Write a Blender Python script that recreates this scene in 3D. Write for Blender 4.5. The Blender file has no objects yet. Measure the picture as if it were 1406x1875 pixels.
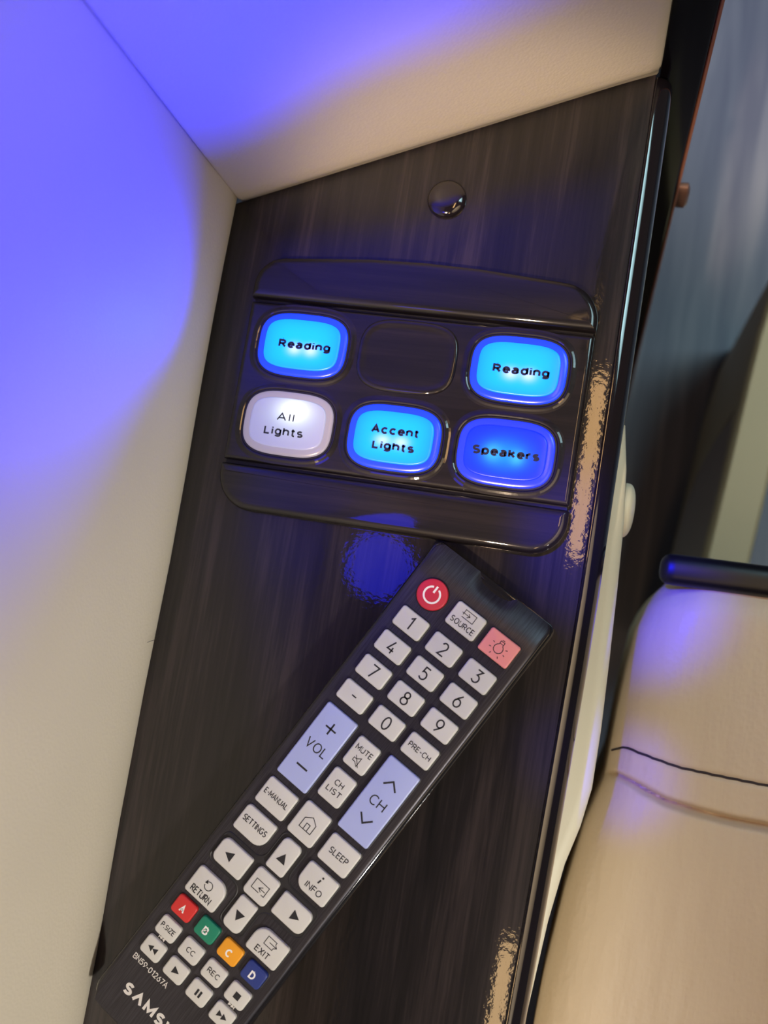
import bpy, math, random
from mathutils import Vector, Matrix
from mathutils.geometry import tessellate_polygon

S = bpy.context.scene
COL = S.collection
MM = 0.001
ZL = 0.55            # height of the ledge top above the floor (m); shapes below are in mm from the ledge top
PI = math.pi
random.seed(4)

# ------------------------------------------------------------------ camera
cam_d = bpy.data.cameras.new('camera')
cam = bpy.data.objects.new('camera', cam_d)
COL.objects.link(cam)
AX = ((0.9676032475, 0.1431816970, -0.2079494097), (0.1644612051, -0.9823742394, 0.0888446156), (-0.1915632204, -0.1201659492, -0.9740963388))
X_, Y_, Z_ = AX
rot = Matrix(((X_[0], -X_[1], -X_[2]), (Y_[0], -Y_[1], -Y_[2]), (Z_[0], -Z_[1], -Z_[2])))
cam.matrix_world = Matrix.Translation((0.05982, -0.06096, ZL + 0.280)) @ rot.to_4x4()
cam_d.sensor_fit = 'VERTICAL'
cam_d.sensor_height = 36.0
cam_d.lens = 36.0 * 1750 / 1875
cam_d.clip_start = 0.01
cam_d.dof.use_dof = True
cam_d.dof.focus_distance = 0.283
cam_d.dof.aperture_fstop = 11.0
S.camera = cam

# ------------------------------------------------------------------ view, world, lamps
S.view_settings.view_transform = 'Standard'
S.view_settings.look = 'None'
S.view_settings.gamma = 1.0
S.view_settings.use_curve_mapping = False
S.view_settings.exposure = 0.0

W = bpy.data.worlds.new('world')
S.world = W
W.use_nodes = True
bg = W.node_tree.nodes['Background']
bg.inputs['Color'].default_value = (0.80, 0.76, 0.78, 1)
bg.inputs['Strength'].default_value = 0.05

def lamp(name, kind, loc, aim, power, color, **kw):
    d = bpy.data.lights.new(name, kind)
    o = bpy.data.objects.new(name, d)
    COL.objects.link(o)
    p = Vector(loc) * MM + Vector((0, 0, ZL))
    q = Vector(aim) * MM + Vector((0, 0, ZL))
    o.location = p
    o.rotation_euler = (q - p).to_track_quat('-Z', kw.pop('up', 'Y')).to_euler()
    d.energy = power
    d.color = color
    for k, v in kw.items():
        setattr(d, k, v)
    return o

# two reading lamps (both Reading buttons are lit): one from the right over the remote and the lower wall, one over the panel and the foot of the back wall
lamp('reading_lamp', 'SPOT', (420, -480, 460), (-64, -215, 10), 13.5, (1.0, 0.95, 0.86), spot_size=math.radians(36), spot_blend=0.7, shadow_soft_size=0.02)
lamp('reading_lamp', 'SPOT', (-40, -490, 893), (24, 36, 0), 46.0, (1.0, 0.74, 0.50), spot_size=math.radians(9.4), spot_blend=0.55, shadow_soft_size=0.012)
# soft spot without a fixture, added to grey the upper end of the left wall
lamp('wall_fill_spot', 'SPOT', (280, -150, 520), (-64, 50, 225), 1.5, (1.0, 0.95, 0.90), spot_size=math.radians(32), spot_blend=1.0, shadow_soft_size=0.03)
# warm cabin light strips overhead to the right (mirrored by the polished edge of the ledge)
lamp('cabin_strip', 'AREA', (146, 90, 600), (146, 90, 0), 0.26, (1.0, 0.58, 0.24), shape='RECTANGLE', size=0.045, size_y=0.17)
lamp('cabin_strip', 'AREA', (140, -430, 600), (140, -430, 0), 0.26, (1.0, 0.64, 0.30), shape='RECTANGLE', size=0.045, size_y=0.17)
lamp('armrest_fill', 'AREA', (430, -190, 470), (220, -130, -60), 0.34, (1.0, 0.74, 0.46), shape='DISK', size=0.5, spread=math.radians(80))  # broad warm fill added to brighten the armrest
# cool area light beyond the partition, added for the highlight on the moulding
lamp('highlight_fill', 'AREA', (490, 350, 600), (490, 350, 0), 2.0, (0.58, 0.92, 1.0), shape='RECTANGLE', size=0.40, size_y=0.24, spread=math.radians(105))
lamp('floor_fill_spot', 'SPOT', (260, 620, 700), (230, 640, -550), 30.0, (0.78, 0.84, 1.0), spot_size=math.radians(38), spot_blend=0.8, shadow_soft_size=0.05)  # added spot for the cool floor light; its cone edge makes the dark end
# the blue LEDs of the lit buttons throw their light upwards on the two leather walls
for bx, by, pw in ((-33.0, 11.0, 0.62), (33.7, 11.0, 1.2), (0.2, -13.5, 0.7), (33.7, -13.6, 0.2)):
    lamp('button_light', 'SPOT', (bx, by, 7.0), (bx - 3.0, by + 4.0, 40), pw, (0.0, 0.012, 1.0), spot_size=math.radians(126), spot_blend=1.0, shadow_soft_size=0.002)
# blue accent spot overhead, on the corner of the armrest
lamp('accent_spot', 'SPOT', (-44, 40, 440), (84, -47, -68), 22.0, (0.01, 0.01, 1.0), spot_size=math.radians(7.5), spot_blend=1.0, shadow_soft_size=0.006)
lamp('accent_spot', 'SPOT', (-44, -20, 440), (86, -108, -68), 9.0, (0.01, 0.01, 1.0), spot_size=math.radians(5), spot_blend=1.0, shadow_soft_size=0.006)
lamp('accent_lamp', 'AREA', (-38, -45, 190), (20, -20, 0), 0.02, (0.01, 0.02, 1.0), shape='DISK', size=0.034)

# ------------------------------------------------------------------ materials
def new_mat(name):
    m = bpy.data.materials.new(name)
    m.use_nodes = True
    nt = m.node_tree
    return m, nt, nt.nodes['Principled BSDF']

def pmat(name, col, rough=0.5, metal=0.0, spec=0.5, coat=0.0, coat_rough=0.03, bump=None):
    m, nt, b = new_mat(name)
    b.inputs['Base Color'].default_value = (*col, 1)
    b.inputs['Roughness'].default_value = rough
    b.inputs['Metallic'].default_value = metal
    b.inputs['Specular IOR Level'].default_value = spec
    b.inputs['Coat Weight'].default_value = coat
    b.inputs['Coat Roughness'].default_value = coat_rough
    tc = nt.nodes.new('ShaderNodeTexCoord')
    nz = nt.nodes.new('ShaderNodeTexNoise')
    sc, st, dist = bump or (900, 0.03, 0.00005)
    nz.inputs['Scale'].default_value = sc
    nz.inputs['Detail'].default_value = 3
    bp = nt.nodes.new('ShaderNodeBump')
    bp.inputs['Strength'].default_value = st
    bp.inputs['Distance'].default_value = dist
    nt.links.new(tc.outputs['Object'], nz.inputs['Vector'])
    nt.links.new(nz.outputs['Fac'], bp.inputs['Height'])
    nt.links.new(bp.outputs['Normal'], b.inputs['Normal'])
    return m

def ramp(nt, stops):
    r = nt.nodes.new('ShaderNodeValToRGB')
    els = r.color_ramp.elements
    while len(els) < len(stops):
        els.new(0.5)
    for e, (p, c) in zip(els, stops):
        e.position = p
        e.color = (*c, 1)
    return r

def wood(name, along='Y', dark=(0.0024, 0.002, 0.0027), mid=(0.0095, 0.0072, 0.0082), light=(0.030, 0.022, 0.022), coat=1.0, rough=0.45, fine=1.0, peel=0.25):
    m, nt, b = new_mat(name)
    L = nt.links
    tc = nt.nodes.new('ShaderNodeTexCoord')
    def noise(sx, sy, detail, dist=0.0, off=0.0):
        mp = nt.nodes.new('ShaderNodeMapping')
        mp.inputs['Scale'].default_value = (sx, sy, sx) if along == 'Y' else (sy, sx, sx)
        mp.inputs['Location'].default_value = (off, off, 0)
        n = nt.nodes.new('ShaderNodeTexNoise')
        n.inputs['Scale'].default_value = 1.0
        n.inputs['Detail'].default_value = detail
        n.inputs['Roughness'].default_value = 0.6
        n.inputs['Distortion'].default_value = dist
        L.new(tc.outputs['Object'], mp.inputs['Vector'])
        L.new(mp.outputs['Vector'], n.inputs['Vector'])
        return n
    a = noise(90 * fine, 6, 5, 0.6)
    f = noise(900 * fine, 30, 4, 0.2, 3.1)
    mx = nt.nodes.new('ShaderNodeMath'); mx.operation = 'MULTIPLY_ADD'
    L.new(f.outputs['Fac'], mx.inputs[0]); mx.inputs[1].default_value = 0.40
    m2 = nt.nodes.new('ShaderNodeMath'); m2.operation = 'MULTIPLY'
    L.new(a.outputs['Fac'], m2.inputs[0]); m2.inputs[1].default_value = 0.75
    L.new(m2.outputs[0], mx.inputs[2])
    r = ramp(nt, [(0.40, dark), (0.56, mid), (0.72, light)])
    L.new(mx.outputs[0], r.inputs['Fac'])
    L.new(r.outputs['Color'], b.inputs['Base Color'])
    b.inputs['Roughness'].default_value = rough
    b.inputs['Specular IOR Level'].default_value = 0.16
    b.inputs['Coat Weight'].default_value = coat
    b.inputs['Coat Roughness'].default_value = 0.04
    p = nt.nodes.new('ShaderNodeTexNoise')
    p.inputs['Scale'].default_value = 600
    p.inputs['Detail'].default_value = 2
    L.new(tc.outputs['Object'], p.inputs['Vector'])
    bp = nt.nodes.new('ShaderNodeBump')
    bp.inputs['Strength'].default_value = peel
    bp.inputs['Distance'].default_value = 0.0001
    L.new(p.outputs['Fac'], bp.inputs['Height'])
    L.new(bp.outputs['Normal'], b.inputs['Coat Normal'])
    return m

def leather(name, col, scale=900, strength=0.25, var=0.06, wrinkle=0.0, rough=0.5):
    m, nt, b = new_mat(name)
    L = nt.links
    tc = nt.nodes.new('ShaderNodeTexCoord')
    v = nt.nodes.new('ShaderNodeTexVoronoi')
    v.inputs['Scale'].default_value = scale
    n = nt.nodes.new('ShaderNodeTexNoise')
    n.inputs['Scale'].default_value = scale * 0.7
    n.inputs['Detail'].default_value = 4
    L.new(tc.outputs['Object'], v.inputs['Vector'])
    L.new(tc.outputs['Object'], n.inputs['Vector'])
    ad = nt.nodes.new('ShaderNodeMath'); ad.operation = 'ADD'
    L.new(v.outputs['Distance'], ad.inputs[0]); L.new(n.outputs['Fac'], ad.inputs[1])
    bp = nt.nodes.new('ShaderNodeBump')
    bp.inputs['Strength'].default_value = strength
    bp.inputs['Distance'].default_value = 0.0002
    L.new(ad.outputs[0], bp.inputs['Height'])
    last = bp
    if wrinkle:
        mp = nt.nodes.new('ShaderNodeMapping')
        mp.inputs['Rotation'].default_value = (0, 0, 0.35)
        mp.inputs['Scale'].default_value = (160, 38, 60)
        w = nt.nodes.new('ShaderNodeTexNoise')
        w.inputs['Scale'].default_value = 1.0
        w.inputs['Detail'].default_value = 3
        L.new(tc.outputs['Object'], mp.inputs['Vector']); L.new(mp.outputs['Vector'], w.inputs['Vector'])
        b2 = nt.nodes.new('ShaderNodeBump')
        b2.inputs['Strength'].default_value = wrinkle
        b2.inputs['Distance'].default_value = 0.0015
        L.new(w.outputs['Fac'], b2.inputs['Height'])
        L.new(bp.outputs['Normal'], b2.inputs['Normal'])
        last = b2
    L.new(last.outputs['Normal'], b.inputs['Normal'])
    big = nt.nodes.new('ShaderNodeTexNoise')
    big.inputs['Scale'].default_value = 14
    L.new(tc.outputs['Object'], big.inputs['Vector'])
    r = ramp(nt, [(0.3, tuple(c * (1 - var) for c in col)), (0.7, col)])
    L.new(big.outputs['Fac'], r.inputs['Fac'])
    L.new(r.outputs['Color'], b.inputs['Base Color'])
    b.inputs['Roughness'].default_value = rough
    b.inputs['Specular IOR Level'].default_value = 0.35
    return m

def brushed(name, col, rough=0.35, metal=0.6):
    m, nt, b = new_mat(name)
    L = nt.links
    tc = nt.nodes.new('ShaderNodeTexCoord')
    mp = nt.nodes.new('ShaderNodeMapping')
    mp.inputs['Scale'].default_value = (3500, 90, 300)
    n = nt.nodes.new('ShaderNodeTexNoise')
    n.inputs['Scale'].default_value = 1.0
    n.inputs['Detail'].default_value = 3
    L.new(tc.outputs['Object'], mp.inputs['Vector']); L.new(mp.outputs['Vector'], n.inputs['Vector'])
    r = ramp(nt, [(0.3, tuple(c * 0.65 for c in col)), (0.7, tuple(c * 1.3 for c in col))])
    L.new(n.outputs['Fac'], r.inputs['Fac'])
    L.new(r.outputs['Color'], b.inputs['Base Color'])
    bp = nt.nodes.new('ShaderNodeBump')
    bp.inputs['Strength'].default_value = 0.35
    bp.inputs['Distance'].default_value = 0.00006
    L.new(n.outputs['Fac'], bp.inputs['Height'])
    L.new(bp.outputs['Normal'], b.inputs['Normal'])
    b.inputs['Roughness'].default_value = rough
    b.inputs['Metallic'].default_value = metal
    return m

def glow(name, edge, core, hot, leds, size, white=(0.8, 0.9, 1.0), body=(0.01, 0.03, 0.12), floor=1.0, halo=None):
    """A lit translucent button lens: light from the LEDs behind it falls off towards the lens edge.
    leds: list of (x, y, radius mm) in the lens' own frame."""
    m, nt, b = new_mat(name)
    L = nt.links
    N = nt.nodes.new
    tc = N('ShaderNodeTexCoord')
    b.inputs['Base Color'].default_value = (*body, 1)
    b.inputs['Roughness'].default_value = 0.28
    b.inputs['Emission Strength'].default_value = 1.0
    sep = N('ShaderNodeSeparateXYZ')
    L.new(tc.outputs['Object'], sep.inputs[0])
    def mth(op, a, c=None, clamp=False):
        x = N('ShaderNodeMath'); x.operation = op; x.use_clamp = clamp
        for i, q in enumerate((a, c)):
            if q is None: continue
            if isinstance(q, (int, float)): x.inputs[i].default_value = q
            else: L.new(q, x.inputs[i])
        return x.outputs[0]
    def blob(cx, cy, rad, p):
        dx = mth('DIVIDE', mth('SUBTRACT', sep.outputs[0], cx * MM), rad * MM)
        dy = mth('DIVIDE', mth('SUBTRACT', sep.outputs[1], cy * MM), rad * MM * p)
        d = mth('ADD', mth('MULTIPLY', dx, dx), mth('MULTIPLY', dy, dy))
        return mth('EXPONENT', mth('MULTIPLY', d, -1.0))
    # body glow: bright in the middle, deeper colour towards the rim (super-ellipse distance)
    ex = mth('POWER', mth('ABSOLUTE', mth('DIVIDE', sep.outputs[0], size[0] * MM)), 3.5)
    ey = mth('POWER', mth('ABSOLUTE', mth('DIVIDE', sep.outputs[1], size[1] * MM)), 3.5)
    edgef = mth('SUBTRACT', 1.0, mth('ADD', ex, ey), True)
    if halo:
        h = blob(*halo)
        edgef = h
    mixa = N('ShaderNodeMix'); mixa.data_type = 'RGBA'
    L.new(edgef, mixa.inputs[0]); mixa.inputs[6].default_value = (*edge, 1); mixa.inputs[7].default_value = (*core, 1)
    tot = None
    for (lx, ly, lr, lp) in leds:
        bb = blob(lx, ly, lr, lp)
        tot = bb if tot is None else mth('ADD', tot, bb)
    mixb = N('ShaderNodeMix'); mixb.data_type = 'RGBA'
    L.new(mth('MINIMUM', tot, 1.0) if tot is not None else mth('ADD', 0.0, 0.0), mixb.inputs[0])
    L.new(mixa.outputs[2], mixb.inputs[6]); mixb.inputs[7].default_value = (*hot, 1)
    L.new(mixb.outputs[2], b.inputs['Emission Color'])
    return m

M = {}
M['ledge_wood'] = wood('dark glossy wood of the ledge')
M['plate_wood'] = wood('dark glossy wood print of the switch plate', along='X', dark=(0.003, 0.0024, 0.0034), mid=(0.007, 0.0055, 0.0068), light=(0.015, 0.011, 0.012), peel=0.05, fine=1.2)
M['trim_gloss'] = pmat('black brown gloss trim', (0.008, 0.006, 0.008), 0.08, coat=1.0)
M['post_gloss'] = pmat('near black gloss post', (0.004, 0.003, 0.005), 0.12, spec=0.3)
M['cap'] = pmat('black brown gloss cap', (0.010, 0.007, 0.010), 0.10, coat=1.0)
M['wall_leather'] = leather('cream wall leather', (0.78, 0.72, 0.58), scale=1100, strength=0.16)
M['panel_leather'] = leather('pale side panel vinyl', (0.78, 0.75, 0.62), scale=900, strength=0.12)
M['seat_leather'] = leather('tan cream seat leather', (0.66, 0.53, 0.39), scale=520, strength=0.35, wrinkle=0.4, rough=0.45)
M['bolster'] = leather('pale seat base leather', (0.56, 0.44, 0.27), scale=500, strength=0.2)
M['bolster_shaded'] = leather('seat base leather with shade coloured in', (0.36, 0.28, 0.25), scale=500, strength=0.2)  # shade of the side face put into a browner copy of the leather
M['seam'] = pmat('dark stitching thread', (0.02, 0.012, 0.02), 0.7)
M['pocket'] = pmat('dark plastic', (0.006, 0.006, 0.009), 0.5)
M['rim_black'] = pmat('black satin rim', (0.004, 0.004, 0.008), 0.36, spec=0.4)
M['plate'] = brushed('brushed charcoal face', (0.045, 0.042, 0.052), 0.36, 0.55)
M['shell'] = pmat('glossy black shell', (0.012, 0.011, 0.013), 0.10, coat=0.6)
M['matte'] = pmat('matte black rubber bed', (0.016, 0.015, 0.018), 0.5)
M['key'] = pmat('light grey rubber key', (0.62, 0.62, 0.60), 0.42)
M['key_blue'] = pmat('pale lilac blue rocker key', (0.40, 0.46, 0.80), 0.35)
M['key_red'] = pmat('crimson key', (0.55, 0.02, 0.05), 0.4)
M['key_pink'] = pmat('salmon pink key', (0.90, 0.32, 0.30), 0.4)
M['key_a'] = pmat('red key', (0.62, 0.03, 0.03), 0.4)
M['key_b'] = pmat('green key', (0.01, 0.22, 0.13), 0.4)
M['key_c'] = pmat('orange key', (0.85, 0.36, 0.02), 0.4)
M['key_d'] = pmat('navy key', (0.02, 0.04, 0.22), 0.4)
M['ink'] = pmat('black print', (0.012, 0.012, 0.016), 0.6)
M['white'] = pmat('white print', (0.85, 0.85, 0.84), 0.5)
M['silver'] = pmat('silver print', (0.70, 0.68, 0.66), 0.4)
M['ink_blue'] = pmat('dark legend print', (0.003, 0.004, 0.03), 0.5)
M['ink_grey'] = pmat('grey black legend print', (0.02, 0.025, 0.03), 0.5)
M['bronze'] = pmat('brown bronze metal', (0.30, 0.16, 0.12), 0.3, metal=0.7)
M['copper_edge'] = pmat('copper coloured edge band', (0.55, 0.22, 0.15), 0.35, metal=0.5)
M['hair'] = pmat('dark hair', (0.02, 0.015, 0.012), 0.5)
CY = (0.0, 0.66, 3.2); RB = (0.0, 0.06, 2.6)
M['lens_cyan'] = glow('lit cyan button lens', (0.0, 0.42, 2.8), CY, (0.75, 1.0, 3.2), [(-2.0, -1.6, 2.1, 0.8), (3.2, -1.6, 2.1, 0.8)], (11.6, 8.0))
M['lens_accent'] = glow('lit cyan accent button lens', (0.0, 0.40, 2.8), CY, (0.7, 1.0, 3.2), [(-3.0, -1.2, 2.2, 0.75), (2.6, -1.2, 2.2, 0.75)], (11.6, 8.0))
M['lens_blue'] = glow('dim lit blue speaker button lens', (0.0, 0.012, 1.1), (0.0, 0.30, 1.6), (0.05, 0.55, 1.8), [(-3.5, -0.5, 2.4, 1.0), (3.5, -1.2, 2.0, 1.0)], (11, 7), halo=(0.0, -0.6, 6.5, 0.65))
M['lens_white'] = glow('lit white button lens', (0.16, 0.17, 0.34), (0.30, 0.46, 0.58), (1.1, 1.2, 1.2), [(1.6, 4.0, 4.6, 0.75)], (11, 7), body=(0.3, 0.3, 0.38), halo=(1.5, 3.0, 7.5, 0.8))
def ring(name, c, body):
    m, nt, b = new_mat(name)
    b.inputs['Base Color'].default_value = (*body, 1)
    b.inputs['Roughness'].default_value = 0.22
    b.inputs['Emission Color'].default_value = (*c, 1)
    b.inputs['Emission Strength'].default_value = 1.0
    return m
M['ring_blue'] = ring('lit royal blue button rim', (0.0, 0.045, 1.3), (0.02, 0.04, 0.3))
M['ring_dim'] = ring('lit deep blue button rim', (0.0, 0.018, 0.85), (0.03, 0.05, 0.4))
M['ring_white'] = ring('white translucent button rim', (0.15, 0.13, 0.20), (0.26, 0.25, 0.27))

def floor_mat():
    m, nt, b = new_mat('blue grey wood plank floor')
    L = nt.links
    tc = nt.nodes.new('ShaderNodeTexCoord')
    mp = nt.nodes.new('ShaderNodeMapping')
    mp.inputs['Rotation'].default_value = (0, 0, 0.05)
    mp.inputs['Scale'].default_value = (75, 5, 1)
    n = nt.nodes.new('ShaderNodeTexNoise')
    n.inputs['Scale'].default_value = 1
    n.inputs['Detail'].default_value = 5
    n.inputs['Distortion'].default_value = 0.4
    L.new(tc.outputs['Object'], mp.inputs['Vector']); L.new(mp.outputs['Vector'], n.inputs['Vector'])
    r = ramp(nt, [(0.3, (0.10, 0.10, 0.15)), (0.55, (0.17, 0.165, 0.21)), (0.75, (0.27, 0.25, 0.28))])
    L.new(n.outputs['Fac'], r.inputs['Fac'])
    L.new(r.outputs['Color'], b.inputs['Base Color'])
    b.inputs['Roughness'].default_value = 0.5
    return m
M['floor'] = floor_mat()

# ------------------------------------------------------------------ shape helpers (all in mm)
def link(name, verts, faces, mat, parent=None, loc=None, sharp=35, rotz=0.0):
    me = bpy.data.meshes.new(name)
    me.from_pydata([(v[0] * MM, v[1] * MM, v[2] * MM) for v in verts], [], faces)
    me.update()
    if sharp is not None:
        me.shade_smooth()
        me.set_sharp_from_angle(angle=math.radians(sharp))
    o = bpy.data.objects.new(name, me)
    COL.objects.link(o)
    me.materials.append(mat)
    if parent is not None:
        o.parent = parent
        if loc is not None:
            o.location = Vector(loc) * MM
    else:
        o.location = Vector(loc or (0, 0, 0)) * MM + Vector((0, 0, ZL))
    o.rotation_euler.z = rotz
    return o

def tag(o, label=None, cat=None, group=None, kind=None):
    for k, v in (('label', label), ('category', cat), ('group', group), ('kind', kind)):
        if v: o[k] = v
    return o

def root(name, loc, label, cat, rotz=0.0):
    o = bpy.data.objects.new(name, None)
    COL.objects.link(o)
    o.empty_display_size = 0.01
    o.location = Vector(loc) * MM + Vector((0, 0, ZL))
    o.rotation_euler.z = rotz
    return tag(o, label, cat)

class B:
    """collects shapes into ONE mesh"""
    def __init__(s): s.v, s.f = [], []
    def add(s, v, f):
        k = len(s.v); s.v += v; s.f += [tuple(i + k for i in q) for q in f]; return s
    def link(s, name, mat, parent=None, loc=None, sharp=35, rotz=0.0):
        return link(name, s.v, s.f, mat, parent, loc, sharp, rotz)

def poly_round(pts, rads, n=6):
    """polygon (CCW) with each corner rounded by its own radius (convex or concave)"""
    out = []
    k = len(pts)
    for i in range(k):
        p0, p1, p2 = Vector(pts[i - 1]), Vector(pts[i]), Vector(pts[(i + 1) % k])
        r = rads[i] if isinstance(rads, (list, tuple)) else rads
        a, b = (p0 - p1).normalized(), (p2 - p1).normalized()
        ang = a.angle(b)
        if r <= 0 or ang > 3.1:
            out += [tuple(p1)] * (n + 1); continue
        t = r / math.tan(ang / 2)
        s, e = p1 + a * t, p1 + b * t
        c = p1 + (a + b).normalized() * (r / math.sin(ang / 2))
        a0 = math.atan2(s.y - c.y, s.x - c.x); a1 = math.atan2(e.y - c.y, e.x - c.x)
        d = (a1 - a0 + PI) % (2 * PI) - PI
        for j in range(n + 1):
            q = a0 + d * j / n
            out.append((c.x + r * math.cos(q), c.y + r * math.sin(q)))
    return out

def rrect(x0, y0, x1, y1, r, n=6):
    return poly_round([(x0, y0), (x1, y0), (x1, y1), (x0, y1)], r, n)

def superell(a, b, p, n=64):
    out = []
    for i in range(n):
        t = 2 * PI * i / n
        c, s = math.cos(t), math.sin(t)
        out.append((a * math.copysign(abs(c) ** (2 / p), c), b * math.copysign(abs(s) ** (2 / p), s)))
    return out

def inset(pts, d):
    k = len(pts); out = []
    for i in range(k):
        a = b = None
        j = 1
        while j < k and (Vector(pts[i]) - Vector(pts[i - j])).length < 1e-6: j += 1
        a = (Vector(pts[i]) - Vector(pts[i - j])).normalized()
        j = 1
        while j < k and (Vector(pts[(i + j) % k]) - Vector(pts[i])).length < 1e-6: j += 1
        b = (Vector(pts[(i + j) % k]) - Vector(pts[i])).normalized()
        n = (Vector((-a.y, a.x)) + Vector((-b.y, b.x)))
        n.normalize()
        c = max(0.5, n.dot(Vector((-a.y, a.x))))
        out.append((pts[i][0] + n.x * d / c, pts[i][1] + n.y * d / c))
    return out

def loft(loops, cap0=True, cap1=True, closed=True):
    v, f = [], []
    k = len(loops[0])
    for l in loops: v += [tuple(p) for p in l]
    for i in range(len(loops) - 1):
        for j in range(k if closed else k - 1):
            a, b = i * k + j, i * k + (j + 1) % k
            f.append((a, b, b + k, a + k))
    if cap0: f.append(tuple(reversed(range(k))))
    if cap1: f.append(tuple(range((len(loops) - 1) * k, len(loops) * k)))
    return v, f

def slab(pts, z0, z1, bev=0.3, nb=3, bot=0.0, dome=0.0):
    loops = []
    if bot: loops.append([(x, y, z0) for x, y in inset(pts, bot)]); loops.append([(x, y, z0 + bot) for x, y in pts])
    else: loops.append([(x, y, z0) for x, y in pts])
    for i in range(nb + 1):
        t = PI / 2 * i / nb
        q = inset(pts, bev * (1 - math.cos(t))) if i else pts
        loops.append([(x, y, z1 - bev + bev * math.sin(t)) for x, y in q])
    if dome:
        last = loops[-1]
        cx = sum(p[0] for p in last) / len(last); cy = sum(p[1] for p in last) / len(last)
        for t in (0.85, 0.65, 0.4, 0.15):
            loops.append([(cx + (p[0] - cx) * t, cy + (p[1] - cy) * t, z1 + dome * (1 - t * t)) for p in last])
    return loft(loops)

def stroke(pts, w, z, th=0.05, closed=False):
    """flat ribbon along a polyline, mitred"""
    P = [Vector(p) for p in pts]
    k = len(P); L, R = [], []
    for i in range(k):
        pa = P[i - 1] if (i or closed) else None
        pb = P[(i + 1) % k] if (i < k - 1 or closed) else None
        da = (P[i] - pa).normalized() if pa is not None else None
        db = (pb - P[i]).normalized() if pb is not None else None
        if da is None: da = db
        if db is None: db = da
        n = Vector((-da.y, da.x)) + Vector((-db.y, db.x))
        n.normalize()
        c = max(0.4, n.dot(Vector((-da.y, da.x))))
        L.append(P[i] + n * w / 2 / c); R.append(P[i] - n * w / 2 / c)
    loops = [[(R[i].x, R[i].y, z), (R[i].x, R[i].y, z + th), (L[i].x, L[i].y, z + th), (L[i].x, L[i].y, z)] for i in range(k)]
    if closed: loops.append(loops[0])
    return loft(loops, not closed, not closed)

def arc(cx, cy, r, a0, a1, n=24):
    return [(cx + r * math.cos(math.radians(a0 + (a1 - a0) * i / n)), cy + r * math.sin(math.radians(a0 + (a1 - a0) * i / n))) for i in range(n + 1)]

def flat(pts, z, th=0.05):
    return loft([[(x, y, z) for x, y in pts], [(x, y, z + th) for x, y in pts]])

def A_(cx, cy, rx, ry, a0, a1, n=16):
    return [(cx + rx * math.cos(math.radians(a0 + (a1 - a0) * i / n)), cy + ry * math.sin(math.radians(a0 + (a1 - a0) * i / n))) for i in range(n + 1)]
def El(cx, cy, rx, ry): return A_(cx, cy, rx, ry, 90, 450, 28)
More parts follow.
